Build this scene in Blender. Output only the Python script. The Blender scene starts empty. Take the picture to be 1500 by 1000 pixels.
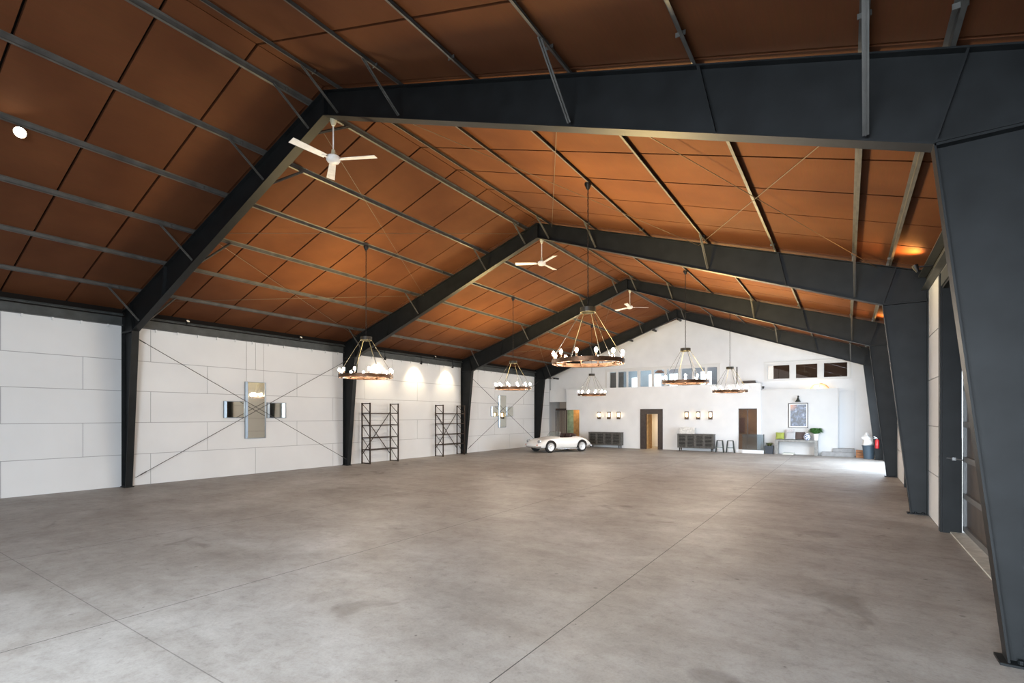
import bpy, bmesh, math, random
from mathutils import Vector, Matrix
PI = math.pi
random.seed(7)
S = bpy.context.scene
COL = S.collection

# ------------------------------------------------------------------ camera
cam = bpy.data.cameras.new('camera'); camo = bpy.data.objects.new('camera', cam); COL.objects.link(camo)
cam.sensor_width = 36; cam.lens = 731.8/1500*36; cam.shift_y = 108.5/1500
cam.clip_start = .05; cam.clip_end = 200
camo.location = (0, 0, 2); camo.rotation_euler = (PI/2, 0, .5908)
S.camera = camo
# ------------------------------------------------------------------ view, world, lights
S.view_settings.view_transform = 'Standard'; S.view_settings.look = 'None'
S.view_settings.gamma = 1; S.view_settings.use_curve_mapping = False
S.view_settings.exposure = 0.55
W = bpy.data.worlds.new('world'); S.world = W; W.use_nodes = True
bg = W.node_tree.nodes['Background']; bg.inputs[0].default_value = (.80, .90, 1, 1); bg.inputs[1].default_value = 2.5

def area(name, loc, direction, sx, sy, power, color, spread=PI):
    l = bpy.data.lights.new(name, 'AREA'); l.shape = 'RECTANGLE'; l.size = sx; l.size_y = sy
    l.energy = power; l.color = color; l.spread = spread
    o = bpy.data.objects.new(name, l); COL.objects.link(o); o.location = loc
    o.rotation_euler = Vector(direction).to_track_quat('-Z', 'Z').to_euler()
    return o
def spot(name, loc, direction, power, color, size=1.6, blend=.8, r=.04):
    l = bpy.data.lights.new(name, 'SPOT'); l.energy = power; l.color = color
    l.spot_size = size; l.spot_blend = blend; l.shadow_soft_size = r
    o = bpy.data.objects.new(name, l); COL.objects.link(o); o.location = loc
    o.rotation_euler = Vector(direction).to_track_quat('-Z', 'Z').to_euler()
    return o
# daylight through the open end door behind the camera and through the open door in the fourth bay
area('daylight_end_door', (-2.6, -8.0, 2.2), (.03, 1, -.40), 6.8, 4.0, 1060, (.80, .90, 1), 1.5)
area('left_wall_fill', (1.25, -2.6, 2.1), (-1, .42, -.20), 4.2, 3.8, 500, (.88, .94, 1), 1.6)  # added fill aimed at the near left wall, no door behind it
area('daylight_side_door', (1.5, 24.3, 2.1), (-1, .10, -.46), 5.2, 4.0, 430, (.72, .85, 1))
area('daylight_upper_rooms', (-9.5, 32.2, 6.0), (0, .3, -1), 6, 1.0, 70, (.72, .86, 1))
WARM = (1, .62, .30)

# ------------------------------------------------------------------ materials
MATS = {}
def mat(name, col, rough=.6, metal=0, spec=.5, noise=0, scale=5, emit=None, estr=0, bump=0, bscale=40, coat=0, dirt=None):
    if name in MATS: return MATS[name]
    m = bpy.data.materials.new(name); m.use_nodes = True
    nt = m.node_tree; b = nt.nodes['Principled BSDF']
    b.inputs['Base Color'].default_value = (*col, 1); b.inputs['Roughness'].default_value = rough
    b.inputs['Metallic'].default_value = metal; b.inputs['Specular IOR Level'].default_value = spec
    b.inputs['Coat Weight'].default_value = coat
    tc = nt.nodes.new('ShaderNodeTexCoord')
    if noise:
        n = nt.nodes.new('ShaderNodeTexNoise'); n.inputs['Scale'].default_value = scale; n.inputs['Detail'].default_value = 6
        nt.links.new(tc.outputs['Object'], n.inputs['Vector'])
        r = nt.nodes.new('ShaderNodeValToRGB')
        r.color_ramp.elements[0].position = .3; r.color_ramp.elements[1].position = .7
        lo = dirt or tuple(c*(1-noise) for c in col)
        r.color_ramp.elements[0].color = (*lo, 1)
        r.color_ramp.elements[1].color = (*[min(1, c*(1+noise*.5)) for c in col], 1)
        nt.links.new(n.outputs['Fac'], r.inputs[0]); nt.links.new(r.outputs[0], b.inputs['Base Color'])
    if bump:
        n2 = nt.nodes.new('ShaderNodeTexNoise'); n2.inputs['Scale'].default_value = bscale; n2.inputs['Detail'].default_value = 4
        nt.links.new(tc.outputs['Object'], n2.inputs['Vector'])
        bp = nt.nodes.new('ShaderNodeBump'); bp.inputs['Strength'].default_value = bump; bp.inputs['Distance'].default_value = .01
        nt.links.new(n2.outputs['Fac'], bp.inputs['Height']); nt.links.new(bp.outputs[0], b.inputs['Normal'])
    if emit:
        b.inputs['Emission Color'].default_value = (*emit, 1); b.inputs['Emission Strength'].default_value = estr
    MATS[name] = m
    return m

M_steel = mat('black_steel', (.010, .0115, .0125), .5, 0, .2, .35, 3, bump=.1, bscale=8)
M_purlin = mat('grey_steel', (.075, .074, .070), .5, .1, .5, .4, 4)
M_rod = mat('rod_steel', (.05, .05, .05), .5)
M_wire = mat('bare_wire', (.10, .075, .05), .5, .3)
M_white = mat('white_wall', (.75, .76, .77), .75, 0, .3, .05, 1.3)
M_panel = mat('white_panel', (.70, .715, .725), .6, 0, .3, .04, .9)
M_joint = mat('joint_grey', (.34, .35, .36), .7)
M_dark = mat('dark_gap', (.010, .008, .007), .9, 0, .1)
M_trim = mat('beam_steel', (.055, .062, .062), .5, .1, .5, .3, 5)
M_plastic = mat('white_plastic', (.86, .85, .82), .4, 0, .5, .12, 12)
M_cream = mat('cream_plastic', (.55, .52, .38), .4)
M_rust = mat('bronze_iron', (.10, .05, .025), .45, .7, .5, .4, 20)
M_chain = mat('black_iron', (.015, .015, .016), .45, .5)
M_bulb = mat('lit_bulb', (1, .9, .7), .3, emit=(1, .86, .68), estr=385)
M_mirror = mat('mirror_glass', (.62, .63, .58), .03, 1)
M_mframe = mat('mirror_edge', (.25, .28, .30), .15, .9)
M_rack = mat('rack_iron', (.045, .030, .022), .5, .5, .5, .4, 14)
M_brown = mat('dark_brown_wood', (.035, .022, .017), .5, 0, .5, .3, 8)
M_concrete2 = mat('step_concrete', (.30, .30, .30), .75, 0, .4, .2, 7)

def ceil_mat():
    m = bpy.data.materials.new('stained_roof_board'); m.use_nodes = True; nt = m.node_tree; b = nt.nodes['Principled BSDF']
    tc = nt.nodes.new('ShaderNodeTexCoord'); n = nt.nodes.new('ShaderNodeTexNoise'); n.inputs['Scale'].default_value = .6; n.inputs['Detail'].default_value = 5
    mp = nt.nodes.new('ShaderNodeMapping'); mp.inputs['Scale'].default_value = (25, 1.2, 25)
    g = nt.nodes.new('ShaderNodeTexNoise'); g.inputs['Scale'].default_value = 3; g.inputs['Detail'].default_value = 4
    nt.links.new(tc.outputs['Object'], n.inputs['Vector']); nt.links.new(tc.outputs['Object'], mp.inputs[0]); nt.links.new(mp.outputs[0], g.inputs['Vector'])
    r = nt.nodes.new('ShaderNodeValToRGB'); e = r.color_ramp.elements
    e[0].position = .3; e[0].color = (.080, .028, .012, 1); e[1].position = .72; e[1].color = (.128, .049, .020, 1)
    nt.links.new(n.outputs['Fac'], r.inputs[0])
    mx = nt.nodes.new('ShaderNodeMix'); mx.data_type = 'RGBA'; mx.blend_type = 'MULTIPLY'; mx.inputs[0].default_value = .25
    nt.links.new(r.outputs[0], mx.inputs[6]); nt.links.new(g.outputs['Color'], mx.inputs[7]); nt.links.new(mx.outputs[2], b.inputs['Base Color'])
    b.inputs['Roughness'].default_value = .8; b.inputs['Specular IOR Level'].default_value = .12
    return m
M_board = ceil_mat()

def floor_mat():
    m = bpy.data.materials.new('worn_concrete'); m.use_nodes = True; nt = m.node_tree; b = nt.nodes['Principled BSDF']
    L = nt.links.new; N = nt.nodes.new
    tc = N('ShaderNodeTexCoord')
    def noise(sc, det=6, rough=.55, vec=None, dist=0):
        n = N('ShaderNodeTexNoise'); n.inputs['Scale'].default_value = sc; n.inputs['Detail'].default_value = det
        n.inputs['Roughness'].default_value = rough; n.inputs['Distortion'].default_value = dist
        L(vec or tc.outputs['Object'], n.inputs['Vector']); return n.outputs['Fac']
    def ramp(f, stops):
        r = N('ShaderNodeValToRGB'); e = r.color_ramp.elements
        while len(e) < len(stops): e.new(.5)
        for i, (p, c) in enumerate(stops): e[i].position = p; e[i].color = (*c, 1)
        L(f, r.inputs[0]); return r.outputs[0]
    def mul(a, bb, f=1.0):
        x = N('ShaderNodeMix'); x.data_type = 'RGBA'; x.blend_type = 'MULTIPLY'; x.inputs[0].default_value = f
        L(a, x.inputs[6]); L(bb, x.inputs[7]); return x.outputs[2]
    base = ramp(noise(.35, 8, .6, dist=.6), [(.28, (.31, .285, .260)), (.5, (.385, .365, .34)), (.72, (.48, .47, .455))])
    c = mul(base, ramp(noise(2.2, 8, .7, dist=.5), [(.3, (.78, .77, .76)), (.62, (1, 1, 1))]), .85)
    mp = N('ShaderNodeMapping'); mp.inputs['Scale'].default_value = (.6, 1.7, 1); mp.inputs['Rotation'].default_value = (0, 0, .2)
    L(tc.outputs['Object'], mp.inputs[0])
    c = mul(c, ramp(noise(1.1, 7, .65, mp.outputs[0], .4), [(.38, (.80, .78, .76)), (.6, (1, 1, 1))]), .7)
    c = mul(c, ramp(noise(9, 6, .8), [(.33, (.72, .70, .68)), (.47, (1, 1, 1))]), .6)
    # dark stains of their own shape
    c = mul(c, ramp(noise(.9, 3, .5, dist=1.2), [(.27, (.62, .60, .58)), (.34, (1, 1, 1))]), .8)
    v = N('ShaderNodeTexVoronoi'); v.inputs['Scale'].default_value = 1.4; L(tc.outputs['Object'], v.inputs['Vector'])
    c = mul(c, ramp(v.outputs['Distance'], [(.02, (.35, .33, .32)), (.05, (1, 1, 1))]), .7)
    # fine grain and small dark specks
    c = mul(c, ramp(noise(38, 5, .75), [(.30, (.72, .71, .70)), (.55, (1, 1, 1))]), .55)
    c = mul(c, ramp(noise(4.5, 9, .8, dist=.3), [(.36, (.80, .79, .78)), (.55, (1, 1, 1))]), .6)
    v3 = N('ShaderNodeTexVoronoi'); v3.inputs['Scale'].default_value = 3.3; v3.inputs['Randomness'].default_value = 1; L(tc.outputs['Object'], v3.inputs['Vector'])
    c = mul(c, ramp(v3.outputs['Distance'], [(.030, (.30, .28, .27)), (.045, (1, 1, 1))]), .75)
    # round oil stain and a tyre mark arc near the camera
    def disc(cx, cy, sx_, sy_, lo, f):
        nonlocal c
        m2 = N('ShaderNodeMapping'); m2.inputs['Location'].default_value = (-cx*sx_, -cy*sy_, 0); m2.inputs['Scale'].default_value = (sx_, sy_, 1); L(tc.outputs['Object'], m2.inputs[0])
        ln = N('ShaderNodeVectorMath'); ln.operation = 'LENGTH'; L(m2.outputs[0], ln.inputs[0])
        ad = N('ShaderNodeMath'); ad.operation = 'MULTIPLY_ADD'; L(noise(3.5, 4), ad.inputs[0]); ad.inputs[1].default_value = .7; L(ln.outputs['Value'], ad.inputs[2])
        c = mul(c, ramp(ad.outputs[0], [(.80, lo), (1.0, (1, 1, 1))]), f)
    disc(-.83, 4.0, 2.6, 4.2, (.66, .65, .65), .8); disc(-.36, 9.9, 1.9, 2.2, (.70, .68, .66), .7); disc(.15, 3.9, 1.6, 5.0, (.74, .73, .72), .7)
    disc(-2.35, 2.2, 4.0, 4.0, (.75, .62, .50), .7); disc(-.55, 3.3, 3.2, .9, (.80, .79, .78), .7)
    # saw-cut joints
    sx = N('ShaderNodeSeparateXYZ'); L(tc.outputs['Object'], sx.inputs[0])
    wob = noise(2.0, 2)
    def line(axis, off, period, half, wv=0):
        a = N('ShaderNodeMath'); a.operation = 'SUBTRACT'; L(sx.outputs[axis], a.inputs[0]); a.inputs[1].default_value = off
        bq = N('ShaderNodeMath'); bq.operation = 'PINGPONG'; L(a.outputs[0], bq.inputs[0]); bq.inputs[1].default_value = period/2
        g = N('ShaderNodeMath'); g.operation = 'GREATER_THAN'; L(bq.outputs[0], g.inputs[0]); g.inputs[1].default_value = half
        return g.outputs[0]
    for ax, off, per, half, f in ((0, -2.22, 3.71, .0055, .85), (1, 1.9, 7.3, .005, .45)):
        c = mul(c, line(ax, off, per, half), f)
    L(c, b.inputs['Base Color'])
    rr = N('ShaderNodeMapRange'); L(noise(1.5, 5), rr.inputs[0]); rr.inputs[3].default_value = .45; rr.inputs[4].default_value = .65
    L(rr.outputs[0], b.inputs['Roughness']); b.inputs['Specular IOR Level'].default_value = .45
    bp = N('ShaderNodeBump'); bp.inputs['Strength'].default_value = .15; bp.inputs['Distance'].default_value = .01
    L(noise(14, 6), bp.inputs['Height']); L(bp.outputs[0], b.inputs['Normal'])
    return m
M_floor = floor_mat()

def glass_mat(name, tint, refl=.25, rough=.02):
    m = bpy.data.materials.new(name); m.use_nodes = True; nt = m.node_tree; nt.nodes.clear()
    o = nt.nodes.new('ShaderNodeOutputMaterial'); t = nt.nodes.new('ShaderNodeBsdfTransparent'); g = nt.nodes.new('ShaderNodeBsdfGlossy')
    t.inputs[0].default_value = (*tint, 1); g.inputs['Roughness'].default_value = rough; g.inputs[0].default_value = (1, 1, 1, 1)
    x = nt.nodes.new('ShaderNodeMixShader'); x.inputs[0].default_value = refl
    nt.links.new(t.outputs[0], x.inputs[1]); nt.links.new(g.outputs[0], x.inputs[2]); nt.links.new(x.outputs[0], o.inputs[0])
    return m
M_glass = glass_mat('window_glass', (.95, .97, .98), .10)
M_glass_d = glass_mat('reflecting_glass', (.45, .42, .40), .45)
M_glass_u = glass_mat('dusky_glass', (.75, .70, .66), .16)
M_glass_b = glass_mat('railing_glass', (.66, .74, .78), .18)

# ------------------------------------------------------------------ mesh builder
class MB:
    def __init__(s): s.v = []; s.f = []; s.mi = []; s.sm = []; s.cur = 0
    def add(s, vs, fs, smooth=False):
        n = len(s.v); s.v += [tuple(p) for p in vs]
        for f in fs: s.f.append(tuple(i+n for i in f)); s.mi.append(s.cur); s.sm.append(smooth)
        return s
    def box(s, x0, x1, y0, y1, z0, z1):
        return s.add([(x0,y0,z0),(x1,y0,z0),(x1,y1,z0),(x0,y1,z0),(x0,y0,z1),(x1,y0,z1),(x1,y1,z1),(x0,y1,z1)],
                     [(0,3,2,1),(4,5,6,7),(0,1,5,4),(1,2,6,5),(2,3,7,6),(3,0,4,7)])
    def beam(s, a, b, w, h, up=(0,0,1)):
        a, b = Vector(a), Vector(b); d = (b-a).normalized(); side = d.cross(Vector(up))
        if side.length < 1e-4: side = d.cross(Vector((1,0,0)))
        side.normalize(); u = side.cross(d).normalized(); side *= w/2; u *= h/2
        vs = [p+q for p in (a, b) for q in (-side-u, side-u, side+u, -side+u)]
        return s.add(vs, [(0,3,2,1),(4,5,6,7),(0,1,5,4),(1,2,6,5),(2,3,7,6),(3,0,4,7)])
    def tube(s, pts, r, n=8, caps=True, closed=False):
        pts = [Vector(p) for p in pts]; rs = r if isinstance(r, (list, tuple)) else [r]*len(pts); rings = []; vs = []; fs = []
        m = len(pts); ref = None
        for i, p in enumerate(pts):
            if closed: d = (pts[(i+1) % m]-pts[i-1])
            else: d = (pts[min(i+1, m-1)]-pts[max(i-1, 0)])
            d.normalize()
            if ref is None: ref = Vector((0,0,1)) if abs(d.z) < .9 else Vector((1,0,0))
            x = d.cross(ref)
            if x.length < 1e-3: ref = Vector((1,0,0)) if abs(d.x) < .9 else Vector((0,1,0)); x = d.cross(ref)
            x.normalize(); y = x.cross(d)
            for k in range(n):
                a = 2*PI*k/n; vs.append(p + x*math.cos(a)*rs[i] + y*math.sin(a)*rs[i])
        for i in range(m if closed else m-1):
            j = (i+1) % m
            for k in range(n):
                l = (k+1) % n; fs.append((i*n+k, i*n+l, j*n+l, j*n+k))
        if caps and not closed: fs.append(tuple(range(n))[::-1]); fs.append(tuple((m-1)*n+k for k in range(n)))
        return s.add(vs, fs, n > 4)
    def lathe(s, prof, c=(0,0,0), n=16, axis='z'):
        vs = []; fs = []
        for r, z in prof:
            for k in range(n):
                a = 2*PI*k/n; q = (r*math.cos(a), r*math.sin(a), z)
                if axis == 'x': q = (q[2], q[0], q[1])
                if axis == 'y': q = (q[0], q[2], q[1])
                vs.append((q[0]+c[0], q[1]+c[1], q[2]+c[2]))
        for i in range(len(prof)-1):
            for k in range(n):
                l = (k+1) % n; fs.append((i*n+k, i*n+l, (i+1)*n+l, (i+1)*n+k))
        if prof[0][0] > 1e-4: fs.append(tuple(range(n))[::-1])
        if prof[-1][0] > 1e-4: fs.append(tuple((len(prof)-1)*n+k for k in range(n)))
        return s.add(vs, fs, True)
    def prism(s, poly, y0, y1, axis='y'):
        n = len(poly); P = (lambda a, b, t: (a, t, b)) if axis == 'y' else ((lambda a, b, t: (t, a, b)) if axis == 'x' else (lambda a, b, t: (a, b, t)))
        vs = [P(a, b, y0) for a, b in poly]+[P(a, b, y1) for a, b in poly]
        fs = [tuple(range(n)), tuple(range(2*n-1, n-1, -1))]+[(i, i+n, (i+1) % n+n, (i+1) % n) for i in range(n)]
        return s.add(vs, fs)
    def build(s, name, mats, parent=None, bevel=0, loc=None):
        me = bpy.data.meshes.new(name); me.from_pydata(s.v, [], s.f)
        if not isinstance(mats, (list, tuple)): mats = [mats]
        for m in mats: me.materials.append(m)
        me.polygons.foreach_set('material_index', s.mi); me.polygons.foreach_set('use_smooth', s.sm); me.update()
        bm = bmesh.new(); bm.from_mesh(me); bmesh.ops.recalc_face_normals(bm, faces=bm.faces); bm.to_mesh(me); bm.free()
        if any(s.sm):
            try: me.set_sharp_from_angle(angle=.7)
            except Exception: pass
        o = bpy.data.objects.new(name, me); COL.objects.link(o)
        if parent: o.parent = parent
        if loc: o.location = loc
        if bevel:
            bv = o.modifiers.new('bevel', 'BEVEL'); bv.width = bevel; bv.segments = 2; bv.limit_method = 'ANGLE'
        return o

def tag(o, label, cat, group=None):
    o['label'] = label; o['category'] = cat
    if group: o['group'] = group
    return o
def thing(name, label, cat, loc=(0,0,0), rz=0, group=None):
    o = bpy.data.objects.new(name, None); COL.objects.link(o); o.location = loc; o.rotation_euler = (0,0,rz)
    o.empty_display_size = .1
    return tag(o, label, cat, group)
def struct(o): o['kind'] = 'structure'; return o
def dup(root, loc, label, rz=None, group=None):
    r = root.copy(); COL.objects.link(r); r.location = loc; r['label'] = label
    if rz is not None: r.rotation_euler = (0,0,rz)
    if group: r['group'] = group
    for ch in list(root.children):
        c = ch.copy(); COL.objects.link(c); c.parent = r
        for g in ch.children:
            d = g.copy(); COL.objects.link(d); d.parent = c
    return r

# ------------------------------------------------------------------ dimensions
XC = -7.78; HW = 9.14                  # centre line and half width
XL, XR = XC-HW, XC+HW                  # inner wall faces
FY = [5.62, 13.03, 20.44, 27.9]        # frames
YG = 30.05                              # gable wall
Y0 = -8.2
def ztop(x): return 7.82-.32*abs(x-XC) # top of rafters
DK = .075                               # purlin depth
POFF = [.4+1.5*k for k in range(6)]

def holed(mb, a0, a1, zb, topf, holes, t0, t1, axis='y', br=()):
    xs = sorted(set([a0, a1]+[h for q in holes for h in q[:2]]+list(br)))
    xs = [x for x in xs if a0 <= x <= a1]
    for p, q in zip(xs, xs[1:]):
        m = (p+q)/2; hs = sorted([h for h in holes if h[0] < m < h[1]], key=lambda h: h[2])
        z = zb
        for h in hs:
            if h[2] > z+1e-4: mb.prism([(p, z), (q, z), (q, h[2]), (p, h[2])], t0, t1, axis)
            z = h[3]
        if topf(m) > z: mb.prism([(p, z), (q, z), (q, topf(q)), (p, topf(p))], t0, t1, axis)

# ------------------------------------------------------------------ shell
struct(MB().box(XL-.2, XR+.6, Y0-.3, 33.5, -.2, 0).build('floor', M_floor))
struct(MB().box(-60, 60, Y0-40, Y0-.3, -.22, -.02).build('ground', mat('outside_gravel', (.35, .33, .30), .9, 0, .3, .3, 3)))
struct(MB().box(XR+.6, 60, Y0-.3, 60, -.22, -.02).build('ground', MATS['outside_gravel']))

# ceiling: boards with open joints over a dark deck
mb = MB()
for sgn in (-1, 1):
    def zz(o): return 7.82-.32*o+DK
    e = HW+.15
    mb.cur = 0
    mb.prism([(XC, zz(0)+.07), (XC+sgn*e, zz(e)+.07), (XC+sgn*e, zz(e)+.12), (XC, zz(0)+.12)], Y0, 33.5)
    mb.cur = 1
    y = 6.8-1.22*13
    while y < YG+2.5:
        y1 = min(y+1.22-.04, 33.4)
        mb.prism([(XC+sgn*.01, zz(.01)), (XC+sgn*e, zz(e)), (XC+sgn*e, zz(e)+.075), (XC+sgn*.01, zz(.01)+.075)], max(y, Y0), y1)
        y += 1.22
struct(mb.build('ceiling', [M_dark, M_board]))

# left wall : long white boards in running bond
mb = MB(); mb.cur = 0; mb.box(XL-.15, XL-.012, Y0, YG+1.5, 0, 5.1)
mb.cur = 1
rows = [0, .895, 1.80, 2.70, 3.57, 4.52]
for i in range(5):
    off = 6.25 if i in (0, 2, 4) else 4.69
    y = off-3.12*6
    while y < 29.8:
        a, b = max(y+.007, Y0), min(y+3.12-.007, 29.8)
        if b > a: mb.box(XL-.02, XL, a, b, rows[i]+.008, rows[i+1]-.008)
        y += 3.12
struct(mb.build('wall_left', [M_joint, M_panel]))
mb = MB(); mb.cur = 0
mb.box(XL-.01, XL+.04, Y0, YG, 4.76, 5.06); mb.cur = 1
for y0, y1 in zip([Y0]+FY, [f for f in FY]+[YG]):
    a, b = y0+.08, y1-.08
    mb.box(XL+.02, XL+.035, a, b, 4.53, 4.79); mb.box(XL, XL+.17, a, b, 4.78, 4.795); mb.box(XL, XL+.12, a, b, 4.52, 4.535)
    mb.tube([(XL+.09, a, 4.83), (XL+.09, b, 4.83)], .022, 6)
mb.cur = 2
y = 1.2
while y < 27.5:
    if min(abs(y-f) for f in FY) > .25: mb.box(XL+.02, XL+.05, y-.02, y+.02, 4.44, 4.53)
    y += .575
struct(mb.build('trim_1', [M_dark, M_trim, M_panel]))

# right wall with door openings
holes = [(-2.5, 2.8, 0, 4.2), (7.35, 11.25, 0, 4.2), (14.7, 17.65, 0, 4.2), (21.4, 27.2, 0, 4.2)]
HOPEN = [holes[1], holes[2], holes[3]]
mb = MB(); mb.cur = 0
holed(mb, Y0, YG+1.5, 0, lambda a: 5.1, HOPEN, XR+.015, XR+.25, 'x')
mb.cur = 1
for i in range(5):
    z0, z1 = rows[i]+.01, rows[i+1]-.01
    segs = [(Y0, 7.2), (11.6, 14.5), (17.85, 21.2), (27.4, 29.7)]
    for a, b in segs: mb.box(XR, XR+.02, a, b, z0, z1)
struct(mb.build('wall_right', [M_joint, M_panel]))
mb = MB(); mb.cur = 0; mb.box(XR-.04, XR+.01, Y0, YG, 4.76, 5.06); mb.cur = 1
for y0, y1 in zip([Y0]+FY, [f for f in FY]+[YG]):
    a, b = y0+.08, y1-.08
    mb.box(XR-.035, XR-.02, a, b, 4.53, 4.79); mb.box(XR-.17, XR, a, b, 4.78, 4.795); mb.box(XR-.12, XR, a, b, 4.52, 4.535)
struct(mb.build('trim_2', [M_dark, M_trim]))

# end wall behind the camera, with its wide open door
mb = MB()
holed(mb, XL-.15, XR+.25, 0, lambda x: ztop(x)+DK, [(-8.5, 1.0, 0, 4.5)], Y0-.2, Y0, 'y', (XC,))
struct(mb.build('wall_front', M_white))

# gable wall with upper windows
SW = [(-12.95, -12.47), (-12.38, -11.78), (-11.70, -11.05), (-10.90, -10.14), (-10.02, -9.34), (-9.22, -8.50), (-8.33, -7.68), (-7.58, -6.94), (-6.85, -6.26)]
BW = [(-3.66, -2.57), (-2.31, -1.28), (-1.03, .03)]
SW = [(a*.9757, b*.9757) for a, b in SW]; BW = [(a*.9757, b*.9757) for a, b in BW]
gh = [(a, b, 3.56, 4.79) for a, b in SW]+[(a, b, 3.94, 4.70) for a, b in BW]+[(XL-.1, -3.9, 0, 2.95)]
mb = MB()
holed(mb, XL-.15, XR+.25, 0, lambda x: ztop(x)+DK, gh, YG, YG+.15, 'y', (XC,))
struct(mb.build('wall_far', M_white))
# lower block wall with the parapet above, door openings cut through
mb = MB()
holed(mb, -15.45, -3.82, 0, lambda x: 3.74, [(-15.5, -14.50, 0, 2.38), (-10.41, -9.05, 0, 2.39), (-4.93, -4.0, .17, 2.38)], 29.5, 29.66)
mb.box(-3.97, -3.82, 29.66, YG, 0, 3.74); mb.box(-5.4, -3.97, 29.66, YG, 3.60, 3.74)
mb.box(XL, -15.45, 29.85, 30.0, 2.92, 3.74)
struct(mb.build('wall_lower', M_white))
struct(MB().box(-3.82, -.38, 29.62, 29.80, 0, 3.37).build('wall_partition', mat('partition_white', (.61, .605, .595), .75, 0, .3, .04, 1.5)))
mb = MB(); mb.box(-5.02, -3.72, 29.30, 29.5, 0, .17)
struct(mb.build('trim_3', M_white))
# rooms behind the openings, simple but real
M_wood = mat('honey_wood', (.42, .24, .09), .5, 0, .4, .3, 6)
M_tan = mat('tan_wall', (.30, .20, .11), .6, 0, .4, .2, 2)
M_green = mat('green_board', (.26, .36, .25), .5, 0, .4, .3, 4)
M_blue = mat('pale_blue_wall', (.50, .54, .55), .7)
mb = MB()
mb.cur = 0; mb.box(-13.0, -8.2, 32.2, 32.3, 0, 2.95)        # cream hall behind the brown door
mb.box(-8.3, -8.2, 29.7, 32.2, 0, 2.95); mb.box(-11.6, -11.5, 29.7, 32.2, 0, 2.95)
mb.cur = 1; mb.box(-6.2, -3.4, 31.4, 31.5, 0, 2.95); mb.box(-6.3, -6.2, 29.7, 31.4, 0, 2.95)
mb.cur = 2; mb.box(-16.1, -15.62, 30.9, 31.0, 0, 2.95)
mb.cur = 3; mb.box(-15.62, -13.4, 30.9, 31.0, 0, 2.95)
mb.cur = 4; mb.box(XL-.15, -16.1, 31.3, 31.4, 0, 2.95)
mb.cur = 0; mb.box(-15.45, -3.97, 29.66, 33.3, 2.95, 3.05); mb.box(XL-.15, -15.45, 30.0, 33.3, 2.95, 3.05)
struct(mb.build('wall_inner', [M_white, M_tan, M_green, M_wood, mat('taupe_wall', (.36, .30, .26), .7)]))
mb = MB(); mb.cur = 0; mb.box(-13.4, -9.8, 33.2, 33.3, 3.05, 6.5); mb.box(-13.5, -13.4, YG+.15, 33.2, 3.05, 6)
mb.cur = 1; mb.box(-9.8, -5.8, 33.2, 33.3, 3.05, 7); mb.box(-5.8, -5.7, YG+.15, 33.3, 3.05, 6.5)
mb.cur = 2; mb.box(-5.7, .6, 31.9, 32.0, 3.05, 6)  # brown wall stands in for the roof reflected in the large windows
struct(mb.build('wall_upper', [M_blue, mat('grey_wall', (.30, .29, .29), .7), mat('brown_reflection', (.10, .055, .035), .5, 0, .4, .3, 3)]))
M_daylit = mat('daylit_pane', (1, 1, 1), .5, emit=(.86, .94, 1), estr=1.6)
k = 1
for a, b, z0, z1, y in [(-12.3, -11.75, 3.7, 4.6, 33.15), (-11.1, -10.3, 3.7, 4.75, 33.15), (-9.72, -9.2, 3.7, 4.75, 33.15), (-7.75, -7.1, 3.8, 4.8, 33.15), (-3.86, -3.48, 4.0, 4.85, 31.85)]:
    struct(MB().box(a, b, y, y+.04, z0, z1).build('window_%d' % k, M_daylit)); k += 1
for grp, (ww, z0, z1, gm, ex) in enumerate([(SW, 3.57, 4.79, M_glass, (-12.93, -5.97)), (BW, 3.94, 4.70, M_glass_u, (-3.71, .16))]):
    # one casing board round the row
    mb = MB(); y0, y1 = YG-.03, YG
    mb.box(ex[0], ex[1], y0, y1, z1, z1+.14); mb.box(ex[0], ex[0]+.14, y0, y1, z0, z1)
    mb.box(ex[1]-.1, ex[1], y0, y1, z0, z1); mb.box(ex[0], ex[1], y0, y1, z0-.10, z0)
    for (a, b), (c, d) in zip(ww, ww[1:]): mb.box(b, c, y0, y1, z0, z1)
    mb.box(ex[0]-.02, ex[1]+.02, YG-.05, YG, z1+.14, z1+.17)
    struct(mb.build('trim_%d' % (4+grp), mat('casing_white', (.66, .66, .65), .6)))
    for a, b in ww:
        o = struct(MB().box(a, b, YG+.05, YG+.06, z0, z1).build('window_%d' % k, gm)); k += 1
        f = MB(); t = .022
        f.box(a, a+t, YG, YG+.1, z0, z1); f.box(b-t, b, YG, YG+.1, z0, z1); f.box(a+t, b-t, YG, YG+.1, z0, z0+t); f.box(a+t, b-t, YG, YG+.1, z1-t, z1)
        f.build('window_frame', MATS['casing_white'], o)
t = thing('dome_pendant', 'brown dome pendant lamp seen through the fifth small upper window', 'pendant lamp', (-9.93, 31.7, 4.72))
MB().lathe([(.0, .22), (.10, .20), (.24, .10), (.30, 0), (.28, 0), (.0, .12)], n=20).build('shade', mat('copper_shade', (.22, .10, .05), .5), t)
MB().tube([(0, 0, .2), (0, 0, 2.45)], .01, 5).build('cord', M_chain, t)
tag(MB().box(-.62, .62, -.02, 0, -.5, .5).build('grey_blind', mat('blind_grey', (.20, .19, .18), .7), loc=(-12.42, YG+.30, 4.25)), 'grey fabric blind behind the leftmost small upper window', 'blind')
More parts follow.
